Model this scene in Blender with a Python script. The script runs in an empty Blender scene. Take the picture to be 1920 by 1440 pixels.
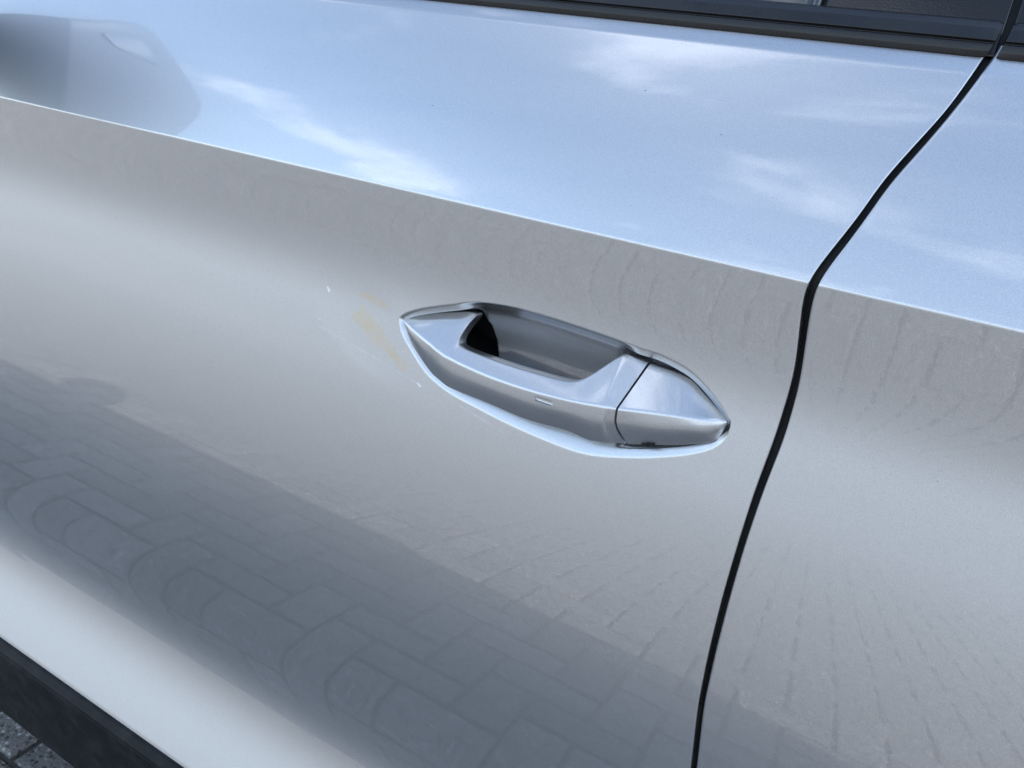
import bpy, bmesh, math, random
import numpy as np
from mathutils import Matrix, Vector

# ---------------------------------------------------------------- scene, camera, light
S = bpy.context.scene
COL = S.collection
cam = bpy.data.cameras.new("camera")
cam.sensor_width = 36.0
cam.lens = 26.006
cam.clip_start = 0.02
cam.clip_end = 2000.0
camo = bpy.data.objects.new("camera", cam)
COL.objects.link(camo)
camo.matrix_world = Matrix(((0.87152, -0.29051, 0.39503, 0.16216),
                            (0.46843, 0.25505, -0.84588, -0.42582),
                            (0.14498, 0.92225, 0.35837, 1.06131),
                            (0, 0, 0, 1)))
S.camera = camo

SUN_EL = math.radians(34.8)
SUN_AZ = math.radians(53.0)          # from +Y (far side of the car) towards +X
world = bpy.data.worlds.new("World")
S.world = world
world.use_nodes = True
def build_world():
    nt = world.node_tree
    N = nt.nodes; L = nt.links
    N.clear()
    out = N.new("ShaderNodeOutputWorld")
    bg = N.new("ShaderNodeBackground")
    bg.inputs["Strength"].default_value = 0.15
    sky = N.new("ShaderNodeTexSky")
    sky.sky_type = 'NISHITA'
    sky.sun_disc = False
    sky.sun_elevation = SUN_EL
    sky.sun_rotation = SUN_AZ
    sky.air_density = 1.25
    sky.dust_density = 0.25
    sky.ozone_density = 1.2
    tc = N.new("ShaderNodeTexCoord")
    sep = N.new("ShaderNodeSeparateXYZ")
    L.new(tc.outputs["Generated"], sep.inputs[0])
    # project the view direction on a flat cloud deck
    zz = N.new("ShaderNodeMath"); zz.operation = 'MAXIMUM'; zz.inputs[1].default_value = 0.0
    L.new(sep.outputs["Z"], zz.inputs[0])
    za = N.new("ShaderNodeMath"); za.operation = 'ADD'; za.inputs[1].default_value = 0.22
    L.new(zz.outputs[0], za.inputs[0])
    comb = N.new("ShaderNodeCombineXYZ")
    for i, a in enumerate("XY"):
        d = N.new("ShaderNodeMath"); d.operation = 'DIVIDE'
        L.new(sep.outputs[a], d.inputs[0]); L.new(za.outputs[0], d.inputs[1])
        L.new(d.outputs[0], comb.inputs[i])
    def layer(loc, rot, scl, nscale, detail, rough, dist, lo, hi):
        mp = N.new("ShaderNodeMapping")
        mp.inputs["Location"].default_value = loc
        mp.inputs["Rotation"].default_value = (0, 0, math.radians(rot))
        mp.inputs["Scale"].default_value = scl
        L.new(comb.outputs[0], mp.inputs["Vector"])
        n = N.new("ShaderNodeTexNoise")
        n.inputs["Scale"].default_value = nscale
        n.inputs["Detail"].default_value = detail
        n.inputs["Roughness"].default_value = rough
        n.inputs["Distortion"].default_value = dist
        L.new(mp.outputs[0], n.inputs["Vector"])
        r = N.new("ShaderNodeMapRange"); r.interpolation_type = 'SMOOTHSTEP'
        r.inputs["From Min"].default_value = lo; r.inputs["From Max"].default_value = hi
        L.new(n.outputs["Fac"], r.inputs["Value"])
        return r.outputs[0]
    big = layer(CLOUD_LOC, CLOUD_ROT, (1.0, 1.9, 1.0), 1.9, 6.0, 0.55, 0.35, 0.49, 0.69)
    veil = layer((3.1, 1.7, 0), CLOUD_ROT + 4, (1.0, 3.2, 1.0), 2.2, 3.0, 0.5, 0.6, 0.40, 0.66)
    m1 = N.new("ShaderNodeMath"); m1.operation = 'MULTIPLY'; m1.inputs[1].default_value = 0.06
    L.new(veil, m1.inputs[0])
    m2 = N.new("ShaderNodeMath"); m2.operation = 'MULTIPLY'; m2.inputs[1].default_value = 0.9
    L.new(big, m2.inputs[0])
    m3 = N.new("ShaderNodeMath"); m3.operation = 'MAXIMUM'
    L.new(m1.outputs[0], m3.inputs[0]); L.new(m2.outputs[0], m3.inputs[1])
    # haze band added to dim the bright sky near the horizon
    hz = N.new("ShaderNodeMapRange"); hz.interpolation_type = 'SMOOTHSTEP'
    hz.inputs["From Min"].default_value = 0.34; hz.inputs["From Max"].default_value = 0.02
    hz.inputs["To Max"].default_value = 0.9
    L.new(sep.outputs["Z"], hz.inputs["Value"])
    mx = N.new("ShaderNodeMix"); mx.data_type = 'RGBA'
    L.new(m3.outputs[0], mx.inputs["Factor"])
    L.new(sky.outputs[0], mx.inputs["A"])
    mx.inputs["B"].default_value = CLOUD_COL
    my = N.new("ShaderNodeMix"); my.data_type = 'RGBA'
    L.new(hz.outputs[0], my.inputs["Factor"])
    L.new(mx.outputs["Result"], my.inputs["A"])
    my.inputs["B"].default_value = HAZE_COL
    L.new(my.outputs["Result"], bg.inputs["Color"])
    L.new(bg.outputs[0], out.inputs[0])
CLOUD_LOC = (0.44, 0.22, 0.0)
CLOUD_ROT = -8.0
CLOUD_COL = (9.0, 9.4, 10.2, 1)
HAZE_COL = (3.9, 4.3, 4.9, 1)
build_world()

sl = bpy.data.lights.new("sun", 'SUN')
sl.energy = 3.7
sl.angle = math.radians(0.53)
sl.color = (1.0, 0.96, 0.91)
sun = bpy.data.objects.new("sun", sl)
COL.objects.link(sun)
sd = Vector((math.sin(SUN_AZ) * math.cos(SUN_EL), math.cos(SUN_AZ) * math.cos(SUN_EL), math.sin(SUN_EL)))
sun.rotation_euler = sd.to_track_quat('Z', 'Y').to_euler()
sun.location = sd * 20

S.view_settings.view_transform = 'Standard'
S.view_settings.look = 'None'
S.view_settings.gamma = 1.0
S.view_settings.exposure = 1.2
S.view_settings.use_curve_mapping = False
S.render.engine = 'CYCLES'
S.cycles.max_bounces = 7
S.cycles.diffuse_bounces = 3
S.cycles.glossy_bounces = 5
S.cycles.caustics_reflective = False
S.render.resolution_x = 1024
S.render.resolution_y = 768

# ---------------------------------------------------------------- helpers
def mat(name):
    m = bpy.data.materials.new(name)
    m.use_nodes = True
    nt = m.node_tree
    return m, nt.nodes, nt.links, nt.nodes["Principled BSDF"]

def math_node(N, L, op, a, b=None, c=None):
    n = N.new("ShaderNodeMath"); n.operation = op
    for i, v in enumerate((a, b, c)):
        if v is None: continue
        if hasattr(v, "is_linked"): L.new(v, n.inputs[i])
        else: n.inputs[i].default_value = v
    return n.outputs[0]

def noise(N, L, vec, scale, detail=2.0, rough=0.5):
    n = N.new("ShaderNodeTexNoise")
    n.inputs["Scale"].default_value = scale
    n.inputs["Detail"].default_value = detail
    n.inputs["Roughness"].default_value = rough
    if vec is not None: L.new(vec, n.inputs["Vector"])
    return n

def ramp(N, L, fac, stops):
    r = N.new("ShaderNodeValToRGB")
    e = r.color_ramp.elements
    while len(e) < len(stops): e.new(0.5)
    for q, (p, c) in zip(e, stops):
        q.position = p
        q.color = (c[0], c[1], c[2], 1) if isinstance(c, (tuple, list)) else (c, c, c, 1)
    L.new(fac, r.inputs[0])
    return r.outputs[0]

def bump(N, L, height, strength, dist):
    b = N.new("ShaderNodeBump")
    b.inputs["Strength"].default_value = strength
    b.inputs["Distance"].default_value = dist
    L.new(height, b.inputs["Height"])
    return b.outputs[0]

def link(o, parent=None):
    COL.objects.link(o)
    if parent is not None: o.parent = parent
    return o

def mesh_obj(name, verts, faces, m, parent=None, normals=None, smooth=True):
    me = bpy.data.meshes.new(name)
    me.from_pydata([tuple(map(float, v)) for v in verts], [], faces)
    if m is not None: me.materials.append(m)
    if smooth: me.polygons.foreach_set("use_smooth", [True] * len(me.polygons))
    me.update()
    if normals is not None:
        me.normals_split_custom_set_from_vertices([tuple(map(float, n)) for n in normals])
    o = bpy.data.objects.new(name, me)
    return link(o, parent)

def grid_mesh(name, P, m, parent=None, flip=False, custom=True):
    """P: (n, m, 3) array of points -> quad sheet with smooth normals from the grid itself."""
    n, k = P.shape[:2]
    idx = np.arange(n * k).reshape(n, k)
    q = np.stack([idx[:-1, :-1], idx[1:, :-1], idx[1:, 1:], idx[:-1, 1:]], -1).reshape(-1, 4)
    if flip: q = q[:, ::-1]
    me = bpy.data.meshes.new(name)
    me.vertices.add(n * k)
    me.vertices.foreach_set("co", P.reshape(-1).astype(np.float32))
    me.loops.add(q.size)
    me.loops.foreach_set("vertex_index", q.reshape(-1).astype(np.int32))
    me.polygons.add(len(q))
    me.polygons.foreach_set("loop_start", np.arange(0, q.size, 4, dtype=np.int32))
    me.polygons.foreach_set("use_smooth", np.ones(len(q), dtype=bool))
    me.update(calc_edges=True)
    me.validate()
    if m is not None: me.materials.append(m)
    if custom:
        du = np.gradient(P, axis=0); dv = np.gradient(P, axis=1)
        nn = np.cross(du, dv)
        if flip: nn = -nn
        nn /= np.linalg.norm(nn, axis=-1, keepdims=True) + 1e-12
        me.normals_split_custom_set_from_vertices(nn.reshape(-1, 3).tolist())
    o = bpy.data.objects.new(name, me)
    return link(o, parent)

def catmull(K, sub):
    """K: (n, ...) knots -> smooth curve through them (chord-length Catmull-Rom, monotone friendly)."""
    K = np.asarray(K, float); n = len(K)
    flat = K.reshape(n, -1)
    d = np.linalg.norm(np.diff(flat, axis=0), axis=1) ** 0.5 + 1e-9
    t = np.concatenate([[0], np.cumsum(d)])
    mslope = np.zeros_like(flat)
    for i in range(n):
        if i == 0: mslope[i] = (flat[1] - flat[0]) / d[0]
        elif i == n - 1: mslope[i] = (flat[-1] - flat[-2]) / d[-1]
        else:
            a = (flat[i] - flat[i-1]) / d[i-1]; b = (flat[i+1] - flat[i]) / d[i]
            mslope[i] = (a * d[i] + b * d[i-1]) / (d[i] + d[i-1])
    out = []
    for i in range(n - 1):
        for s in np.linspace(0, 1, sub, endpoint=False):
            h = d[i]
            out.append((2*s**3-3*s**2+1)*flat[i] + (s**3-2*s**2+s)*h*mslope[i] + (-2*s**3+3*s**2)*flat[i+1] + (s**3-s**2)*h*mslope[i+1])
    out.append(flat[-1])
    return np.array(out).reshape((-1,) + K.shape[1:])

def fillet_ring(P, R, k=6):
    """closed polygon of 3-D points with rounded corners, constant point count."""
    n = len(P); out = []
    for i in range(n):
        p0, p, p1 = P[i-1], P[i], P[(i+1) % n]
        a = p0 - p; b = p1 - p
        la = np.linalg.norm(a) + 1e-9; lb = np.linalg.norm(b) + 1e-9
        ra = min(R[i], la * 0.45); rb = min(R[i], lb * 0.45)
        s0 = p + a / la * ra; s1 = p + b / lb * rb
        for t in np.linspace(0, 1, k):
            out.append((1-t)**2 * s0 + 2*t*(1-t) * p + t*t * s1)
    return np.array(out)

def loft(name, rings, m, parent=None, cap=True):
    rings = np.asarray(rings); n, k = rings.shape[:2]
    V = rings.reshape(-1, 3); F = []
    for i in range(n - 1):
        for j in range(k):
            F.append((i*k+j, i*k+(j+1) % k, (i+1)*k+(j+1) % k, (i+1)*k+j))
    if cap:
        F.append(tuple(range(k))[::-1]); F.append(tuple((n-1)*k + j for j in range(k)))
    o = mesh_obj(name, V, F, m, parent)
    bm = bmesh.new(); bm.from_mesh(o.data)
    bmesh.ops.recalc_face_normals(bm, faces=bm.faces)
    for e in bm.edges:
        if len(e.link_faces) == 2 and e.calc_face_angle(0) > math.radians(50): e.smooth = False
    bm.to_mesh(o.data); bm.free()
    return o

def extrude_section(name, sec, x0, x1, m, parent=None, lean=0.0, zref=1.12, nx=12, closed=True, r=0.0012):
    """sweep a (y, z) section along the car; x0/x1 numbers or functions of z give slanted ends."""
    sec = np.array(sec, float)
    f0 = x0 if callable(x0) else (lambda z: x0)
    f1 = x1 if callable(x1) else (lambda z: x1)
    ring = fillet_ring(np.stack([np.zeros(len(sec)), sec[:, 0], sec[:, 1]], -1), [r] * len(sec), 5)
    rings = []
    T = [0.0, 0.0015 / 0.6] + list(np.linspace(0.01, 0.99, nx)) + [1 - 0.0015 / 0.6, 1.0]
    cen = ring.mean(axis=0)
    for i, t in enumerate(T):
        q = ring.copy()
        if i in (0, len(T) - 1): q[:, 1:] = cen[1:] + (q[:, 1:] - cen[1:]) * 0.9
        a = np.array([f0(z) for z in q[:, 2]]); b = np.array([f1(z) for z in q[:, 2]])
        q[:, 0] = a + (b - a) * t
        rings.append(q)
    return loft(name, rings, m, parent)

def empty(name, loc=(0, 0, 0), parent=None):
    o = bpy.data.objects.new(name, None)
    o.location = loc
    o.empty_display_size = 0.1
    return link(o, parent)

def tag(o, label=None, cat=None, group=None, kind=None):
    if label: o["label"] = label
    if cat: o["category"] = cat
    if group: o["group"] = group
    if kind: o["kind"] = kind
    return o

# ---------------------------------------------------------------- materials
def make_paint():
    m, N, L, P = mat("silver_metallic_paint")
    tc = N.new("ShaderNodeTexCoord"); ob = tc.outputs["Object"]
    fl = noise(N, L, ob, 1900.0, 0.0)
    L.new(ramp(N, L, fl.outputs["Fac"], [(0.28, (0.52, 0.53, 0.545)), (0.74, (0.62, 0.63, 0.645))]), P.inputs["Base Color"])
    P.inputs["Metallic"].default_value = 0.92
    P.inputs["Roughness"].default_value = 0.35
    P.inputs["Coat Weight"].default_value = 1.0
    P.inputs["Coat Roughness"].default_value = 0.012
    P.inputs["Coat IOR"].default_value = 1.88
    op = noise(N, L, ob, 420.0, 0.0)            # orange peel of the clear coat
    L.new(bump(N, L, op.outputs["Fac"], 0.010, 0.0006), P.inputs["Coat Normal"])
    return m

def add_painted_reflection(m):
    """reflection painted into the colour: tan patches (R), glints and fine lines (B), stored per vertex on the panel as 'painted_reflection'"""
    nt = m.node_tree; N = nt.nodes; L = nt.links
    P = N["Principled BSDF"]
    at = N.new("ShaderNodeAttribute"); at.attribute_name = "painted_reflection"
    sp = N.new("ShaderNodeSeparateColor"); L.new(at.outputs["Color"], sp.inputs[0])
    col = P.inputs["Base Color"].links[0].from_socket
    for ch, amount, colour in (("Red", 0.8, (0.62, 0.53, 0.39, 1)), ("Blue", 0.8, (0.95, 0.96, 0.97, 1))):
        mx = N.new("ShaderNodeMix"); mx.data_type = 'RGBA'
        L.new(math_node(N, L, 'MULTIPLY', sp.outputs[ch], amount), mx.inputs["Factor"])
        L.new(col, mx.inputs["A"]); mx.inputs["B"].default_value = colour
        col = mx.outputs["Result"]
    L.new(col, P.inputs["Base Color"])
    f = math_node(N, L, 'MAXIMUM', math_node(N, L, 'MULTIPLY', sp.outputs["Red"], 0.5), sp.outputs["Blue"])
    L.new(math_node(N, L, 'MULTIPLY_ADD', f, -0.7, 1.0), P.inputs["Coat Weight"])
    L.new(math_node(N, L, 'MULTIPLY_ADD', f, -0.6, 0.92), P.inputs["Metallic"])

def make_plastic(name, col, rough, dust=0.0, scale=900.0, spec=0.5):
    m, N, L, P = mat(name)
    tc = N.new("ShaderNodeTexCoord"); ob = tc.outputs["Object"]
    g = noise(N, L, ob, scale, 2.0)
    d = noise(N, L, ob, 35.0, 5.0, 0.65)
    hi = tuple(c + dust for c in col)
    L.new(ramp(N, L, d.outputs["Fac"], [(0.45, col), (0.72, hi)]), P.inputs["Base Color"])
    L.new(ramp(N, L, d.outputs["Fac"], [(0.4, rough), (0.7, min(1, rough + 0.12))]), P.inputs["Roughness"])
    P.inputs["Specular IOR Level"].default_value = spec
    L.new(bump(N, L, g.outputs["Fac"], 0.12, 0.0004), P.inputs["Normal"])
    return m

def make_glass():
    m, N, L, P = mat("tinted_window_glass")
    P.inputs["Base Color"].default_value = (0.020, 0.024, 0.024, 1)
    P.inputs["Roughness"].default_value = 0.02
    P.inputs["IOR"].default_value = 1.9
    tc = N.new("ShaderNodeTexCoord")
    w = noise(N, L, tc.outputs["Object"], 3.0, 1.0)
    L.new(bump(N, L, w.outputs["Fac"], 0.05, 0.01), P.inputs["Normal"])
    return m

def make_paver():
    m, N, L, P = mat("paving_stone_concrete")
    g = N.new("ShaderNodeNewGeometry"); ob = g.outputs["Position"]
    oi = N.new("ShaderNodeObjectInfo")
    a = noise(N, L, ob, 14.0, 4.0, 0.65)
    b = noise(N, L, ob, 190.0, 2.0, 0.7)
    vo = N.new("ShaderNodeTexVoronoi"); vo.inputs["Scale"].default_value = 105.0
    L.new(ob, vo.inputs["Vector"])
    peb = ramp(N, L, vo.outputs["Distance"], [(0.22, 1.0), (0.50, 0.0)])
    base = ramp(N, L, a.outputs["Fac"], [(0.25, (0.150, 0.144, 0.135)), (0.75, (0.245, 0.236, 0.221))])
    bw = N.new("ShaderNodeRGBToBW"); L.new(vo.outputs["Color"], bw.inputs[0])
    pc = ramp(N, L, bw.outputs[0], [(0.25, (0.045, 0.042, 0.04)), (0.55, (0.25, 0.24, 0.225)), (0.78, (0.55, 0.53, 0.50))])
    mx = N.new("ShaderNodeMix"); mx.data_type = 'RGBA'
    L.new(math_node(N, L, 'MULTIPLY', peb, 0.75), mx.inputs["Factor"]); L.new(base, mx.inputs["A"]); L.new(pc, mx.inputs["B"])
    hs = N.new("ShaderNodeHueSaturation")
    L.new(mx.outputs["Result"], hs.inputs["Color"])
    L.new(math_node(N, L, 'MULTIPLY_ADD', oi.outputs["Random"], 0.35, 0.82), hs.inputs["Value"])
    L.new(hs.outputs[0], P.inputs["Base Color"])
    P.inputs["Roughness"].default_value = 0.85
    h = math_node(N, L, 'ADD', math_node(N, L, 'MULTIPLY', peb, 0.6), math_node(N, L, 'MULTIPLY', b.outputs["Fac"], 0.6))
    L.new(bump(N, L, h, 0.9, 0.0025), P.inputs["Normal"])
    return m

def make_far_ground():
    m, N, L, P = mat("far_paving")
    g = N.new("ShaderNodeNewGeometry"); ob = g.outputs["Position"]
    br = N.new("ShaderNodeTexBrick")
    br.inputs["Scale"].default_value = 1.0
    br.inputs["Brick Width"].default_value = 0.21
    br.inputs["Row Height"].default_value = 0.105
    br.inputs["Mortar Size"].default_value = 0.004
    br.inputs["Color1"].default_value = (0.16, 0.154, 0.145, 1)
    br.inputs["Color2"].default_value = (0.225, 0.217, 0.203, 1)
    br.inputs["Mortar"].default_value = (0.10, 0.093, 0.084, 1)
    L.new(ob, br.inputs["Vector"])
    a = noise(N, L, ob, 0.7, 6.0, 0.6)
    hs = N.new("ShaderNodeHueSaturation")
    L.new(br.outputs["Color"], hs.inputs["Color"])
    L.new(math_node(N, L, 'MULTIPLY_ADD', a.outputs["Fac"], 0.6, 0.7), hs.inputs["Value"])
    L.new(hs.outputs[0], P.inputs["Base Color"])
    P.inputs["Roughness"].default_value = 0.9
    return m

def make_sand():
    m, N, L, P = mat("joint_sand")
    g = N.new("ShaderNodeNewGeometry")
    a = noise(N, L, g.outputs["Position"], 220.0, 4.0, 0.7)
    L.new(ramp(N, L, a.outputs["Fac"], [(0.3, (0.055, 0.050, 0.044)), (0.7, (0.13, 0.119, 0.104))]), P.inputs["Base Color"])
    P.inputs["Roughness"].default_value = 0.95
    L.new(bump(N, L, a.outputs["Fac"], 0.8, 0.002), P.inputs["Normal"])
    return m

PAINT = make_paint()
PAINT_DOOR = make_paint()
PAINT_DOOR.name = 'silver_metallic_paint_front_door'
MIRROR_PAINT = make_plastic('dark_mirror_paint', (0.12, 0.155, 0.215), 0.28, 0.0, 900.0, 0.5)
TRIM = make_plastic("black_waist_trim_plastic", (0.010, 0.010, 0.011), 0.24, 0.003, 900.0, 0.45)
GLOSS = make_plastic("gloss_black_plastic", (0.010, 0.010, 0.011), 0.05, 0.0)
CLAD = make_plastic("black_cladding_plastic", (0.006, 0.007, 0.008), 0.42, 0.018, 500.0, 0.2)
RUBBER = make_plastic("black_rubber", (0.007, 0.008, 0.010), 0.5, 0.003)
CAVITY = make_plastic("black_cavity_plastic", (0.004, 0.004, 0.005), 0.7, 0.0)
GLASS = make_glass()
def make_mirror_glass():
    m, N, L, P = mat("mirror_glass")
    P.inputs["Base Color"].default_value = (0.42, 0.44, 0.48, 1)
    P.inputs["Metallic"].default_value = 1.0
    P.inputs["Roughness"].default_value = 0.02
    return m
MIRROR_GLASS = make_mirror_glass()
PAVER = make_paver()
FAR = make_far_ground()
SAND = make_sand()

# ---------------------------------------------------------------- car body curves (metres)
# ---- door section: tilt of the skin (degrees, + faces up) against height ----
ZB, ZT = 0.3989, 1.124
TZ = [0.395,0.425,0.441,0.457,0.475,0.495,0.515,0.535,0.56,0.60,0.65,0.71,0.76,0.82,0.86,0.90,0.918,0.935,0.95,0.97,0.9918,0.9938,1.02,1.06,1.1060,1.1085,1.126]
TT = [28.5,28.5,27.5,25,19,10.5,2.5,-3,-5.5,-5,-2.5,0.5,3,7,9,8,4,-3,-7,-9,-9.5,22,24,27.5,31,43,45]
_z = np.arange(ZB-0.02, ZT+0.02, 0.0001)
_t = np.interp(_z, TZ, TT)
def _blur(a,n):
    k=np.hanning(n);k/=k.sum();return np.convolve(np.pad(a,n//2,mode='edge'),k,'same')[n//2:-(n//2)]
_sm = _blur(_t,241)[:len(_t)]
_wt = np.clip((np.minimum(abs(_z-0.9927),abs(_z-1.1072))-0.010)/0.012,0,1)
_t = _sm*_wt+_blur(_t,9)[:len(_t)]*(1-_wt)
_y = np.concatenate([[0],np.cumsum(np.tan(np.radians(_t[:-1]))*0.0001)])
_y -= np.interp(0.90,_z,_y)
def prof(z): return np.interp(z,_z,_y)
def tilt(z): return np.interp(z,_z,_t)

RIM_TOP = [(-0.1343,0.9027),(-0.1286,0.9077),(-0.1168,0.9139),(-0.0915,0.9235),(-0.0729,0.9292),(-0.0505,0.9325),(-0.0266,0.9333),(0.0004,0.9326),(0.0264,0.9313),(0.0408,0.9304),(0.0547,0.9303),(0.066,0.9287),(0.0778,0.9254),(0.0894,0.9187),(0.1004,0.9103),(0.1078,0.903)]
RIM_BOTTOM = [(-0.1338,0.9005),(-0.1302,0.8927),(-0.1193,0.8819),(-0.1024,0.8689),(-0.0824,0.8615),(-0.0593,0.8578),(-0.0328,0.8544),(-0.0076,0.8525),(0.0163,0.852),(0.0312,0.8535),(0.0553,0.8603),(0.0747,0.8675),(0.0928,0.8761),(0.1038,0.8841),(0.1082,0.8917),(0.1085,0.9005)]
GAP_L = [(0.6652,0.1452),(0.7169,0.1379),(0.7576,0.1347),(0.796,0.1329),(0.8324,0.1323),(0.8671,0.1325),(0.9012,0.1343),(0.9342,0.1342),(0.9471,0.1333),(0.9647,0.1305),(0.9798,0.1282),(0.9922,0.1268),(0.998,0.1291),(1.007,0.1325),(1.0195,0.1374),(1.0313,0.1423),(1.0464,0.1461),(1.0657,0.1551),(1.0893,0.1666),(1.1106,0.1727),(1.117,0.1755)]
GAP_R = [(0.6681,0.1493),(0.7193,0.1419),(0.76,0.1392),(0.7982,0.1376),(0.8343,0.1369),(0.869,0.1376),(0.9031,0.1398),(0.9357,0.139),(0.9483,0.1373),(0.966,0.135),(0.9811,0.1333),(0.9916,0.1328),(0.9992,0.1342),(1.0083,0.1387),(1.0206,0.1427),(1.0323,0.147),(1.0473,0.151),(1.0666,0.1605),(1.0899,0.1705),(1.1173,0.1801)]
GRIP = [
 [(-0.134,0.004,0.9017),(-0.1325,0.002,0.9017),(-0.1331,0.004,0.8987)],
 [(-0.1193,0.009,0.9075),(-0.1186,-0.003,0.898),(-0.1255,0.001,0.8887)],
 [(-0.0959,0.011,0.9147),(-0.107,-0.0065,0.8947),(-0.1118,-0.003,0.8797)],
 [(-0.0828,0.012,0.918),(-0.0987,-0.009,0.8929),(-0.1006,-0.006,0.8735)],
 [(-0.0776,0.0115,0.9173),(-0.094,-0.0105,0.8918),(-0.0955,-0.007,0.8709)],
 [(-0.0796,0.005,0.9102),(-0.0902,-0.0115,0.8912),(-0.092,-0.008,0.8702)],
 [(-0.0803,-0.002,0.9029),(-0.0854,-0.0125,0.8901),(-0.0875,-0.009,0.869)],
 [(-0.0787,-0.005,0.8989),(-0.0794,-0.0135,0.8898),(-0.0822,-0.01,0.8677)],
 [(-0.0737,-0.0065,0.8976),(-0.0709,-0.0145,0.889),(-0.0744,-0.011,0.8672)],
 [(-0.0494,-0.008,0.8969),(-0.0462,-0.017,0.888),(-0.0506,-0.0125,0.867)],
 [(-0.0184,-0.0095,0.8976),(-0.014,-0.019,0.8888),(-0.0167,-0.0135,0.8653)],
 [(0.0068,-0.009,0.8993),(0.0111,-0.019,0.8907),(0.0083,-0.013,0.8668)],
 [(0.0141,-0.007,0.9021),(0.0193,-0.0186,0.8914),(0.0177,-0.0125,0.8665)],
 [(0.019,-0.004,0.9062),(0.0245,-0.0182,0.8919),(0.0234,-0.012,0.8656)],
 [(0.0251,0.0015,0.9128),(0.0289,-0.0178,0.8925),(0.029,-0.0118,0.8653)],
 [(0.0312,0.0065,0.9195),(0.034,-0.0172,0.8929),(0.0342,-0.0113,0.8662)],
 [(0.0342,0.008,0.9216),(0.036,-0.017,0.8932),(0.037,-0.0112,0.8664)],
 [(0.0424,0.0085,0.9213),(0.0397,-0.0165,0.8935),(0.0444,-0.0105,0.8685)],
 [(0.0498,0.009,0.9205),(0.0428,-0.0162,0.8941),(0.0517,-0.0098,0.8705)],
]
CAP = [
 [(0.0512,0.009,0.9202),(0.0441,-0.016,0.8941),(0.0537,-0.0096,0.8707)],
 [(0.066,0.0092,0.9196),(0.0575,-0.0145,0.8967),(0.0687,-0.008,0.8752)],
 [(0.0781,0.0092,0.9177),(0.0731,-0.012,0.8991),(0.0858,-0.005,0.8803)],
 [(0.0873,0.008,0.9128),(0.0882,-0.0085,0.9009),(0.1011,-0.002,0.8869)],
 [(0.098,0.0055,0.9065),(0.0993,-0.0045,0.902),(0.1049,0.001,0.8912)],
 [(0.1063,0.003,0.9016),(0.1059,0.0005,0.9016),(0.1069,0.002,0.899)],
]
PILL = [(-0.011,-0.0195,0.8862),(0.0024,-0.0195,0.8865),(0.003,-0.0195,0.883),(-0.0101,-0.0195,0.8832)]
SLOT = [(0.0618,-0.009,0.8734),(0.0698,-0.009,0.8764)]

# ---------------------------------------------------------------- ground
g = mesh_obj("ground", [(-400, -400, -0.012), (400, -400, -0.012), (400, 400, -0.012), (-400, 400, -0.012)], [(0, 1, 2, 3)], FAR, smooth=False)
tag(g, kind="structure", label="grey concrete paving stretching away beside the car")
pv = mesh_obj("pavement", [(-13.0, -11.0, -0.0060), (5.2, -11.0, -0.0060), (5.2, 1.9, -0.0060), (-13.0, 1.9, -0.0060)], [(0, 1, 2, 3)], SAND, smooth=False)
tag(pv, kind="structure", label="block pavement of grey concrete stones with dark sand joints under the car")

PU, JT = 0.105, 0.0085
def paver_geo(jit):
    rr = random.Random(jit)
    a, b, c = PU - JT/2, PU/2 - JT/2, 0.0055
    lo = -0.05
    v = []
    for z, s in ((lo, 0.0), (-c, 0.0), (-0.0015, 0.0026), (0.0, c + 0.0015)):
        for sx, sy in ((-1, -1), (1, -1), (1, 1), (-1, 1)):
            v.append((sx*(a - s) + rr.uniform(-1, 1)*0.0008, sy*(b - s) + rr.uniform(-1, 1)*0.0008, z + (rr.uniform(-1, 1)*0.0005 if z > lo else 0)))
    f = []
    for k in range(3):
        for j in range(4):
            f.append((k*4+j, k*4+(j+1) % 4, (k+1)*4+(j+1) % 4, (k+1)*4+j))
    f.append((12, 13, 14, 15))
    return v, f
pav_meshes = []
for j in range(6):
    v, f = paver_geo(j)
    me = bpy.data.meshes.new("paver"); me.from_pydata(v, [], f); me.materials.append(PAVER)
    me.update(); pav_meshes.append(me)
rnd = random.Random(4)
SV, SF = [], []
near = 0
OX, OY = -0.8015, 0.030
for j in range(-108, 20):
    for i in range(-120, 60):
        k = (i - j) % 4
        if k == 0: cx, cy, rot = OX + (i + 1)*PU, OY + (j + 0.5)*PU, 0.0
        elif k == 3: cx, cy, rot = OX + (i + 0.5)*PU, OY + (j + 1)*PU, math.pi/2
        else: continue
        if cx < -12.8 or cx > 5.0 or cy > 1.75 or cy < -10.85: continue
        dz = rnd.uniform(-0.0015, 0.0015); tx = rnd.gauss(0, 0.008); ty = rnd.gauss(0, 0.008); rz = rot + rnd.gauss(0, 0.006)
        if -2.4 < cx < 0.75 and -1.35 < cy < 0.42 and near < 300:
            o = bpy.data.objects.new("paver", pav_meshes[rnd.randrange(6)])
            o.location = (cx, cy, dz); o.rotation_euler = (tx, ty, rz)
            link(o, pv); near += 1
        else:
            v, f = paver_geo(rnd.randrange(6)); base = len(SV)
            cr, sr = math.cos(rz), math.sin(rz)
            for p in v:
                SV.append((cx + p[0]*cr - p[1]*sr, cy + p[0]*sr + p[1]*cr, p[2] + dz + p[1]*tx - p[0]*ty))
            SF += [tuple(base + q for q in ff) for ff in f]
o = mesh_obj("paving_stones", SV, SF, PAVER, pv, smooth=False)
tag(o, kind="stuff")

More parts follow.
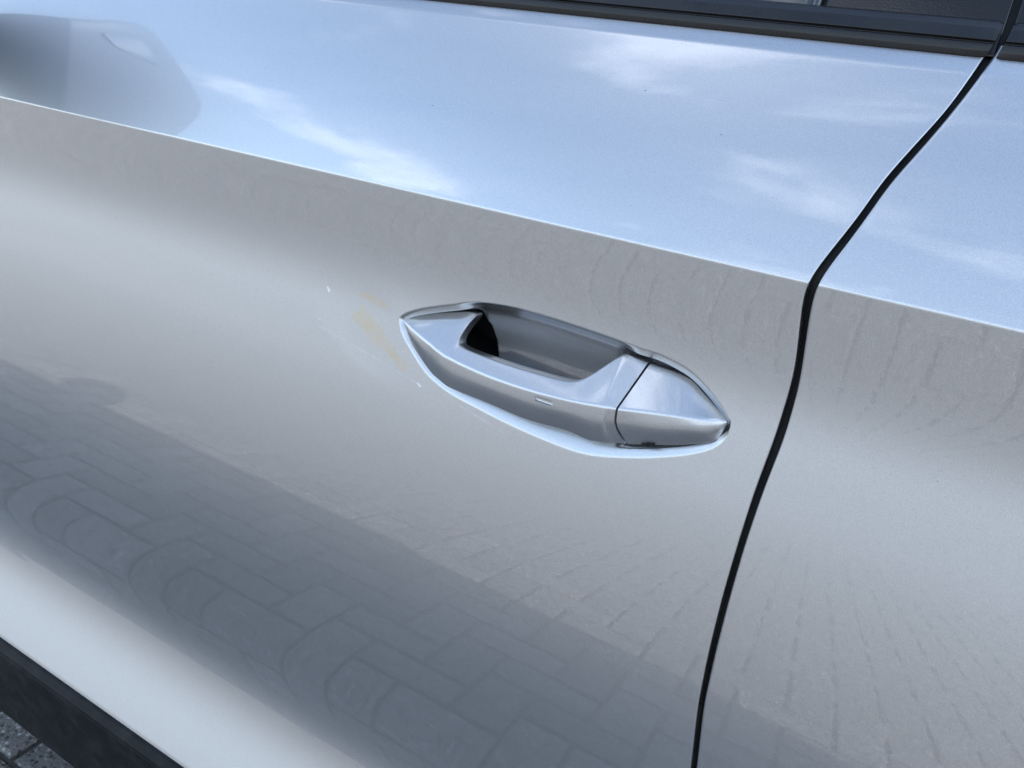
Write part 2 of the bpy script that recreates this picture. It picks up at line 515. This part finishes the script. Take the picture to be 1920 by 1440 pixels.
# ---------------------------------------------------------------- car
car = empty("car", (0, 0.9, 0))
tag(car, "silver metallic car in shade, photographed close at its front door handle", "car")
def cpart(o, parent=car):
    """parent while keeping the world coordinates the mesh was written in"""
    o.parent = parent
    o.matrix_parent_inverse = parent.matrix_world.inverted() if parent is not car else Matrix.Translation((0, -0.9, 0))
    return o

def smooth1(zs, xs, q, n=15):
    f = np.linspace(zs[0], zs[-1], 400); g_ = np.interp(f, zs, xs)
    k = np.hanning(n); k /= k.sum()
    g_ = np.convolve(np.pad(g_, n//2, mode='edge'), k, 'valid')
    return np.interp(q, f, g_)
gl = np.array(GAP_L); gr = np.array(GAP_R)
gl = np.vstack([[0.40, 0.176], [0.52, 0.163], [0.60, 0.1535], gl, [1.136, 0.1785], [1.16, 0.1802], [1.6, 0.1802]])
gr = np.vstack([[0.40, 0.1806], [0.52, 0.1674], [0.60, 0.1578], gr, [1.136, 0.1830], [1.16, 0.1842], [1.6, 0.1842]])
def gap_l(z): return smooth1(gl[:, 0], gl[:, 1], z) + 0.0004
def gap_r(z): return smooth1(gr[:, 0], gr[:, 1], z) - 0.0005

def ss(u):
    u = np.clip(u, 0, 1); return u*u*(3-2*u)
rt = np.array(RIM_TOP); rb = np.array(RIM_BOTTOM)
rtc = catmull(rt, 8); rbc = catmull(rb, 8)
def rim_t(x): return np.interp(x, rtc[:, 0], rtc[:, 1])
def rim_b(x): return np.interp(x, rbc[:, 0], rbc[:, 1])
def roll(d, r):
    d = np.maximum(d, 0.0)
    return d*d/(d + r)
def smin(a, b, k):
    h = np.clip(0.5 + 0.5*(b - a)/k, 0, 1)
    return b + (a - b)*h - k*h*(1 - h)
def recess(x, z):
    dt = roll(rim_t(x) - z, 0.0020); db = roll(z - rim_b(x), 0.0016)
    mid = ss((x + 0.092)/0.02)*ss((0.046 - x)/0.022)
    top = mid*(0.016*(1 - np.exp(-dt/0.0036)) + 0.30*dt) + (1 - mid)*(0.85*dt + 0.022*ss((dt - 0.0042)/0.004))
    bot = 0.38*db + 5.0*db*db + 0.022*ss((db - 0.0185)/0.008) + 0.014*ss((db - 0.0050)/0.003)*ss((x - 0.042)/0.015)
    dep = np.maximum(smin(top, bot, 0.0012 + 0.10*np.minimum(dt, db)), 0.0)
    inside = (x > rtc[0, 0]) & (x < rbc[-1, 0]) & (dt > 0) & (db > 0)
    return np.where(inside, dep, 0.0)
def hole(x, z):
    xb = np.interp(z, [0.862, 0.8868, 0.8992, 0.9097, 0.918, 0.93], [-0.068, -0.0633, -0.0653, -0.0704, -0.079, -0.095])
    return ss((xb - x)/0.0012)*ss((x + 0.118)/0.004)*ss((z - 0.8685)/0.004)*ss((rim_t(x) - z - 0.010)/0.003)*ss((z - rim_b(x) - 0.012)/0.003)

def dish(x, z):
    # shallow hollow pressed into the skin ahead of the handle recess
    q = ((x + 0.160)/0.058)**2 + ((z - 0.888 + 0.35*(x + 0.16))/0.034)**2
    w = np.clip(1 - q, 0, 1)
    return 0.00022*w*w*(3 - 2*w)*ss((-0.118 - x)/0.020)
def zrows(a, b, d): return list(np.arange(a, b - 1e-9, d))
def front_door():
    u = np.array(list(np.arange(-0.98, -0.226, 0.015)) + list(np.arange(-0.226, 0.1121, 0.0006)) + list(np.linspace(0.1135, 0.130, 14)))
    u0, ue = 0.112, 0.130
    z = np.array(zrows(ZB, 0.842, 0.0035) + zrows(0.842, 0.942, 0.0006) + zrows(0.942, 0.986, 0.003) + zrows(0.986, 0.999, 0.0004) + zrows(0.999, 1.102, 0.004) + zrows(1.102, 1.1125, 0.0005) + zrows(1.1125, ZT, 0.0015))
    U, Z = np.meshgrid(u, z, indexing='ij')
    r = 0.0011
    XG = np.broadcast_to(gap_l(z) - r, U.shape)
    X = np.where(U <= u0, U, u0 + (U - u0)/(ue - u0)*(XG - u0))
    Y = prof(Z) + recess(X, Z) + dish(X, Z)
    H = hole(X, Z)
    Y = Y + 0.028*H
    P = np.stack([X, Y, Z], -1)
    # hem: roll the rear edge inwards
    cols = []
    e = P[-1]
    for ph in np.radians([20, 40, 60, 80, 90]):
        q = e.copy(); q[:, 0] += r*math.sin(ph); q[:, 1] += r*(1 - math.cos(ph)); cols.append(q)
    for dd in (0.004, 0.008, 0.016):
        q = cols[4].copy(); q[:, 1] += dd; cols.append(q)
    P = np.concatenate([P, np.array(cols)], 0)
    # bottom hem
    rows = []
    b = P[:, 0]
    for dy, dz in ((0.012, 0.006), (0.006, 0.0012), (0.003, -0.0006), (0.0012, -0.0010), (0.0003, -0.0006)):
        q = b.copy(); q[:, 1] += dy; q[:, 2] += dz; rows.append(q[:, None])
    P = np.concatenate(rows + [P], 1)
    o = grid_mesh("front_door", P, PAINT_DOOR)
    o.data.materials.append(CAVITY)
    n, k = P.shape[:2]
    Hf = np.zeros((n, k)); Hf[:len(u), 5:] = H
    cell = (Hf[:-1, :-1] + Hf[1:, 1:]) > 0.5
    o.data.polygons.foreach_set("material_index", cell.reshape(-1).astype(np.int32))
    return cpart(o)
fd = front_door()
add_painted_reflection(PAINT_DOOR)
def painted_reflection_mask():  # tan patches and glints of a reflection, painted as vertex colour
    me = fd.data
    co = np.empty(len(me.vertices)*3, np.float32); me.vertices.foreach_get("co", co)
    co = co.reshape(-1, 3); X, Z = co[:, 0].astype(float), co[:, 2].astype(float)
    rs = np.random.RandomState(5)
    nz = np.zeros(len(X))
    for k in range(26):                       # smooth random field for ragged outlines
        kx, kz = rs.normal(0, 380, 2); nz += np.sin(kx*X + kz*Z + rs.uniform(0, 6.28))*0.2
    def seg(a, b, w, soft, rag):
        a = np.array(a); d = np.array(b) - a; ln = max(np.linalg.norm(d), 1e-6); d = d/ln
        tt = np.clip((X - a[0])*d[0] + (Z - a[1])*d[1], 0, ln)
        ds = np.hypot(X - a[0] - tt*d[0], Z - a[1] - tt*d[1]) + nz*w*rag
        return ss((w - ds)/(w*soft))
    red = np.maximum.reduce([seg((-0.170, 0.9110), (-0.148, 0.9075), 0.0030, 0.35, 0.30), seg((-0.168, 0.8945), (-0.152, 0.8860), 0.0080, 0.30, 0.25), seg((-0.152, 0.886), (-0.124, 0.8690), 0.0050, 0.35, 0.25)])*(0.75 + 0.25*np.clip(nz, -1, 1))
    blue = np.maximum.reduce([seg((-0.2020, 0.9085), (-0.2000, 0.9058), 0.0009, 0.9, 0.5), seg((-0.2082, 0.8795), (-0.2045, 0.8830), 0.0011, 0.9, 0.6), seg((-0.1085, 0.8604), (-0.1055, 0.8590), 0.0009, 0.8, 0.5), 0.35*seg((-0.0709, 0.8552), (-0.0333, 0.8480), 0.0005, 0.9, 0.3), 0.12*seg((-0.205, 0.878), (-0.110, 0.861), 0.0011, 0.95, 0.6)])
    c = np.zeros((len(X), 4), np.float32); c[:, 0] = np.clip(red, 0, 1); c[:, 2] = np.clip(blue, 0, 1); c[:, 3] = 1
    at = me.color_attributes.new("painted_reflection", 'FLOAT_COLOR', 'POINT')
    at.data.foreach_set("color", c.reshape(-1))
painted_reflection_mask()
tag(fd, "silver front door skin with sharp shoulder crease and handle recess")

def rear_door():
    t = np.array([0, 0.004, 0.01, 0.02, 0.035, 0.06, 0.1, 0.15, 0.2, 0.3, 0.45, 0.6, 0.8, 0.95])
    z = np.array(zrows(ZB, 0.986, 0.0035) + zrows(0.986, 0.999, 0.0004) + zrows(0.999, 1.102, 0.004) + zrows(1.102, 1.1125, 0.0005) + zrows(1.1125, ZT, 0.0015))
    r = 0.0015
    xg = gap_r(z)
    cols = []
    for dd in (0.016, 0.008, 0.004):
        cols.append(np.stack([xg, prof(z) + r + dd, z], -1))
    for ph in np.radians([90, 75, 60, 45, 30, 15]):
        cols.append(np.stack([xg + r*(1 - math.sin(ph)), prof(z) + r*(1 - math.cos(ph)), z], -1))
    for a in t:
        cols.append(np.stack([xg + r + a, prof(z), z], -1))
    P = np.array(cols)
    rows = []
    b = P[:, 0]
    for dy, dz in ((0.012, 0.006), (0.006, 0.0012), (0.003, -0.0006), (0.0012, -0.0010), (0.0003, -0.0006)):
        q = b.copy(); q[:, 1] += dy; q[:, 2] += dz; rows.append(q[:, None])
    P = np.concatenate(rows + [P], 1)
    return cpart(grid_mesh("rear_door", P, PAINT))
rd = rear_door()
tag(rd, "silver rear door skin behind the dark shut line")

# ---- specks of dirt stuck to the skin
def speck(x, z, r, parent, seed):
    rr = random.Random(seed); n = 9
    y = float(prof(np.array(z))); tl = math.radians(float(tilt(np.array(z))))
    ny, nz_ = -math.cos(tl), math.sin(tl)
    V = [(x, y + ny*r*0.3, z + nz_*r*0.3)]
    for k in range(n):
        a = 6.2832*k/n; q = r*rr.uniform(0.55, 1.1)
        V.append((x + q*math.cos(a)*1.2, y + math.sin(tl)*q*math.sin(a)*0.8 + 0.0001, z + math.cos(tl)*q*math.sin(a)*0.8))
    o = mesh_obj("dirt_speck", V, [(0, 1 + k, 1 + (k + 1) % n) for k in range(n)], CAVITY)
    return cpart(o, parent)
for i, (a, b, r_) in enumerate(((-0.1363, 1.0478, 0.0007), (0.0048, 1.0762, 0.0007), (0.058, 1.0585, 0.0006), (-0.33, 0.90, 0.0005), (-0.255, 1.041, 0.0005), (-0.0265, 0.8505, 0.0005), (0.0205, 1.012, 0.0005), (-0.185, 0.71, 0.0005), (-0.06, 0.985, 0.0004))):
    speck(a, b, r_, fd, i)
speck(0.219, 0.905, 0.0006, rd, 31)

# ---- handle
def handle_rings(K, m_seam=None, sub=8):
    K = np.array(K)
    Mid = 0.55*K[:, 1] + 0.45*K[:, 2]; Mid[:, 1] = K[:, 1, 1] + 0.02*(K[:, 2, 1] - K[:, 1, 1])
    if m_seam is not None:
        for i, q in m_seam.items(): Mid[i] = q
    E_ = K[:, 0] + np.array([0, 0.011, -0.0012]); D_ = K[:, 2] + np.array([0, 0.008, 0.0075])
    Q = np.stack([E_, K[:, 0], K[:, 1], Mid, K[:, 2], D_], 1)
    Q = catmull(Q, sub)
    R_ = [0.002, 0.0015, 0.0018, 0.007, 0.0013, 0.002]
    return [fillet_ring(q, R_, 7) for q in Q]
SEAM_M = np.array([0.0431, -0.0152, 0.8828])
SEAM_C = np.array([0.0446, -0.0150, 0.8828])
grip = cpart(loft("handle_grip", handle_rings(GRIP, {17: SEAM_M + np.array([-0.006, -0.0004, -0.0012]), 18: SEAM_M}), PAINT), fd)
tag(grip, "silver pull handle grip bowed over the recess")
cap = cpart(loft("lock_cover", handle_rings(CAP, {0: SEAM_C}), PAINT), fd)
tag(cap, "silver pointed lock cover at the rear end of the handle")

def pill_ring(w, h, n=10):
    out = []
    for i in range(n + 1):
        a = math.pi/2 + math.pi*i/n; out.append((-(w-h)/2 + h/2*math.cos(a), h/2*math.sin(a)))
    for i in range(n + 1):
        a = -math.pi/2 + math.pi*i/n; out.append(((w-h)/2 + h/2*math.cos(a), h/2*math.sin(a)))
    return out
def sensor():
    # dished press pad let into the front face of the grip
    c = np.array(PILL).mean(axis=0)
    dg = bpy.context.evaluated_depsgraph_get(); dg.update()
    gi = grip.data
    bm = bmesh.new(); bm.from_mesh(gi)
    from mathutils.bvhtree import BVHTree
    bv = BVHTree.FromBMesh(bm)
    hit_ = bv.ray_cast(Vector((c[0], -0.2, c[2])), Vector((0, 1, 0)))
    nrm = hit_[1]; loc = hit_[0]
    if nrm.y > 0: nrm = -nrm
    bm.free()
    tx = Vector((1, 0, 0)); tx = (tx - nrm*tx.dot(nrm)).normalized(); tz = nrm.cross(tx)
    if tz.z < 0: tz = -tz
    # cutter
    ring = pill_ring(0.0136, 0.0040)
    V, F = [], []
    n = len(ring)
    prof_ = ((0.003, 1.0), (-0.0001, 1.0), (-0.0016, 0.74), (-0.0018, 0.5))
    for d_, s_ in prof_:
        for a, b in ring:
            hx = a*s_ if abs(s_ - 1) < 1e-6 else a - math.copysign((1-s_)*0.002, a) if a else 0
            V.append(loc + tx*hx + tz*b*s_ + nrm*d_)
    for k in range(len(prof_) - 1):
        for j in range(n):
            F.append((k*n+j, k*n+(j+1) % n, (k+1)*n+(j+1) % n, (k+1)*n+j))
    F.append(tuple(range(n))); F.append(tuple(range((len(prof_)-1)*n, len(prof_)*n))[::-1])
    return V, F, loc, nrm, tx, tz
V, F, s_loc, s_n, s_tx, s_tz = sensor()
cut = mesh_obj("cutter", V, F, PAINT)
bmc = bmesh.new(); bmc.from_mesh(cut.data); bmesh.ops.recalc_face_normals(bmc, faces=bmc.faces); bmc.to_mesh(cut.data); bmc.free()
cut.matrix_world = grip.matrix_world
md = grip.modifiers.new("b", 'BOOLEAN'); md.operation = 'DIFFERENCE'; md.object = cut; md.solver = 'EXACT'
dg = bpy.context.evaluated_depsgraph_get(); dg.update()
nm = bpy.data.meshes.new_from_object(grip.evaluated_get(dg))
grip.modifiers.clear()
bm = bmesh.new(); bm.from_mesh(nm)
for e in bm.edges:
    if len(e.link_faces) == 2 and e.calc_face_angle(0) > math.radians(35): e.smooth = False
bm.to_mesh(nm); bm.free()
old = grip.data; grip.data = nm; bpy.data.meshes.remove(old)
cm = cut.data; bpy.data.objects.remove(cut); bpy.data.meshes.remove(cm)

# key release slot under the lock cover
def boxv(c, ax, ay, az, hx, hy, hz):
    c = Vector(c); v = []
    for k in (-1, 1):
        for i, j in ((-1, -1), (1, -1), (1, 1), (-1, 1)):
            v.append(c + ax*hx*i + ay*hy*j + az*hz*k)
    return v, [(0, 3, 2, 1), (4, 5, 6, 7), (0, 1, 5, 4), (1, 2, 6, 5), (2, 3, 7, 6), (3, 0, 4, 7)]
AX = Vector((0.93, 0.09, 0.30)).normalized(); AY = Vector((0, 1, 0)); AZ = AX.cross(AY).normalized()
SV, SF = [], []
sc = Vector(((SLOT[0][0] + SLOT[1][0])/2, SLOT[0][1] + 0.0006, (SLOT[0][2] + SLOT[1][2])/2 + 0.0006))
for off, hx, hz in ((0.0, 0.0042, 0.0004), (0.0, 0.0009, 0.0010)):
    v, f = boxv(sc - AZ*0.0, AX, AY, AZ, hx, 0.0016, hz); b = len(SV); SV += v; SF += [tuple(b + q for q in ff) for ff in f]
slot = cpart(mesh_obj("release_slot", SV, SF, CAVITY, smooth=False), fd)
tag(slot, "tiny black slot on the underside of the lock cover")

# ---- waist trim, glass, pillar covers
TRIM_SEC = [(0.072, 1.1136), (0.0612, 1.1138), (0.0590, 1.1158), (0.0586, 1.1190), (0.0590, 1.1218), (0.0602, 1.1227), (0.0616, 1.1229), (0.0615, 1.1236), (0.0603, 1.1245), (0.0614, 1.1258), (0.0655, 1.1310), (0.0705, 1.1346), (0.0775, 1.1362), (0.0815, 1.1340), (0.0815, 1.1160)]
t1 = cpart(extrude_section("waist_trim", TRIM_SEC, -0.98, lambda z: float(gap_l(z)) + 0.0005, TRIM, r=0.0006), fd)
tag(t1, "black waist moulding along the window edge of the front door")
t2 = cpart(extrude_section("waist_trim", TRIM_SEC, lambda z: float(gap_r(z)) + 0.0015, 1.1, TRIM, r=0.0006), rd)
tag(t2, "black waist moulding along the window edge of the rear door")
def lean_y(z, y0=0.079): return y0 + (z - 1.12)*math.tan(math.radians(24))
def slab(name, x0, x1, z0, z1, y0, th, m, parent):
    sec = [(lean_y(z0, y0), z0), (lean_y(z1, y0), z1), (lean_y(z1, y0) + th, z1), (lean_y(z0, y0) + th, z0)]
    return cpart(extrude_section(name, sec, x0, x1, m, r=0.0015), parent)
tag(slab("window_glass", -0.90, 0.0838, 1.118, 1.50, 0.0785, 0.004, GLASS, fd), "tinted front door window")
tag(slab("pillar_cover", 0.0868, 0.1802, 1.118, 1.50, 0.0765, 0.005, GLOSS, fd), "gloss black cover behind the front window")
tag(slab("pillar_cover", 0.1842, 0.30, 1.118, 1.50, 0.0765, 0.005, GLOSS, rd), "gloss black cover ahead of the rear window")
slab("window_glass", 0.304, 1.0, 1.118, 1.50, 0.0785, 0.004, GLASS, rd)
slab("window_seal", 0.0780, 0.0925, 1.114, 1.50, 0.0835, 0.006, RUBBER, fd)

# ---- lower cladding
CL_SEC = [(-0.060, 0.4400), (-0.0725, 0.4352), (-0.0765, 0.4335), (-0.0826, 0.4276), (-0.0826, 0.4262), (-0.0818, 0.4256), (-0.0818, 0.4248), (-0.0832, 0.4244), (-0.0836, 0.4225), (-0.0800, 0.365), (-0.0720, 0.3075), (-0.0660, 0.3030), (-0.050, 0.304)]
CL_SEC = [(a + 0.0201, b - 0.0366) for a, b in CL_SEC]
c1 = cpart(extrude_section("lower_cladding", CL_SEC, -0.98, lambda z: float(gap_l(0.44)), CLAD, r=0.0005), fd)
tag(c1, "matt black plastic cladding along the bottom of the front door")
c2 = cpart(extrude_section("lower_cladding", CL_SEC, lambda z: float(gap_r(0.44)), 1.1, CLAD, r=0.0005), rd)

# ---- body behind the doors
def body():
    st = [(-2.62, 0.42, 1.36, 0.35, 0.62), (-2.45, 0.22, 1.58, 0.25, 0.80), (-1.9, 0.10, 1.70, 0.24, 0.93), (-1.4, 0.05, 1.75, 0.24, 1.00), (-1.0, 0.045, 1.755, 0.24, 1.03),
          (-0.98, 0.055, 1.745, 0.24, 1.06), (1.1, 0.055, 1.745, 0.24, 1.06), (1.12, 0.045, 1.755, 0.24, 1.06), (2.05, 0.08, 1.72, 0.28, 1.05), (2.36, 0.30, 1.50, 0.38, 0.95)]
    rings = []
    for x, y0, y1, z0, z1 in st:
        P = np.array([(x, y0, z0), (x, y0, z1 - 0.05), (x, y0 + 0.10, z1), (x, y1 - 0.10, z1), (x, y1, z1 - 0.05), (x, y1, z0)])
        rings.append(fillet_ring(P, [0.04]*6, 5))
    return loft("body_shell", rings, RUBBER)
cpart(body())
def greenhouse():
    st = [(-1.45, 0.16, 0.22, 1.03), (-1.15, 0.135, 0.25, 1.17), (-0.85, 0.12, 0.28, 1.31), (-0.55, 0.115, 0.30, 1.42), (-0.2, 0.115, 0.31, 1.49), (0.3, 0.115, 0.31, 1.545), (0.8, 0.115, 0.31, 1.58), (1.4, 0.115, 0.31, 1.60), (1.95, 0.13, 0.31, 1.59), (2.15, 0.16, 0.33, 1.45), (2.3, 0.22, 0.34, 1.04)]
    rings = []
    for x, yb, yr, z in st:
        yr = yb + (yr - yb)*max(0.05, (z - 1.03)/0.54)
        P = np.array([(x, yb, 1.0), (x, yr, z - 0.03), (x, yr + 0.12, z), (x, 1.8 - yr - 0.12, z), (x, 1.8 - yr, z - 0.03), (x, 1.8 - yb, 1.0)])
        rings.append(fillet_ring(P, [0.035]*6, 5))
    return loft("greenhouse", rings, GLASS)
cpart(greenhouse())
# black pillar seal seen through the shut line
def seal():
    z = np.linspace(0.45, 1.118, 60)
    P = []
    for dx, dy in ((-0.010, 0.019), (-0.004, 0.0165), (0.0, 0.016), (0.004, 0.0165), (0.010, 0.019)):
        P.append(np.stack([(gap_l(z) + gap_r(z))/2 + dx, prof(z) + dy, z], -1))
    return grid_mesh("shut_line_seal", np.array(P), RUBBER)
cpart(seal())
def seal_up():
    z = np.linspace(1.112, 1.5, 20)
    P = []
    for dx in (-0.012, 0.012):
        P.append(np.stack([0*z + 0.1822 + dx, lean_y(z, 0.084), z], -1))
    return grid_mesh("pillar_seal", np.array(P), RUBBER)
cpart(seal_up())

# ---- wing mirror (its reflection lies on the door shoulder)
def mirror():
    sec = np.array([(0.0, 1.103), (-0.015, 1.133), (-0.042, 1.180), (-0.068, 1.236), (-0.086, 1.258), (-0.117, 1.265), (-0.178, 1.259), (-0.220, 1.250), (-0.236, 1.243), (-0.247, 1.227), (-0.252, 1.199), (-0.252, 1.170), (-0.245, 1.120), (-0.220, 1.075), (-0.170, 1.048), (-0.10, 1.040), (-0.03, 1.045), (0.0, 1.070)])
    c = sec.mean(axis=0)
    rings = []
    for x, s in ((-0.708, 0.25), (-0.710, 0.5), (-0.714, 0.80), (-0.718, 0.95), (-0.723, 1.0), (-0.730, 1.0), (-0.755, 0.96), (-0.80, 0.93), (-0.835, 0.80), (-0.858, 0.58), (-0.868, 0.30)):
        q = c + (sec - c)*s
        P = np.stack([np.full(len(q), x), q[:, 0], q[:, 1]], -1)
        rings.append(fillet_ring(P, [0.02]*len(P), 4))
    o = loft("wing_mirror", rings, MIRROR_PAINT)
    q = np.array([(-0.066, 1.190), (-0.085, 1.219), (-0.100, 1.232), (-0.135, 1.224), (-0.112, 1.206), (-0.086, 1.192)])
    v = [(-0.7090, a, b) for a, b in q]
    gl_ = mesh_obj("mirror_glass", v + [(-0.7320, a, b) for a, b in q], [tuple(range(len(v)))] + [(i, (i+1) % len(v), len(v)+(i+1) % len(v), len(v)+i) for i in range(len(v))], MIRROR_GLASS, smooth=False)
    return o, gl_
mo, mg = mirror()
cpart(mo); tag(mo, "dark wing mirror housing ahead of the front window")
bpy.context.view_layer.update()
cpart(mg, mo)
arm = cpart(extrude_section("mirror_arm", [(0.09, 1.075), (-0.05, 1.062), (-0.05, 1.085), (0.09, 1.115)], -0.83, -0.76, MIRROR_PAINT, r=0.006))
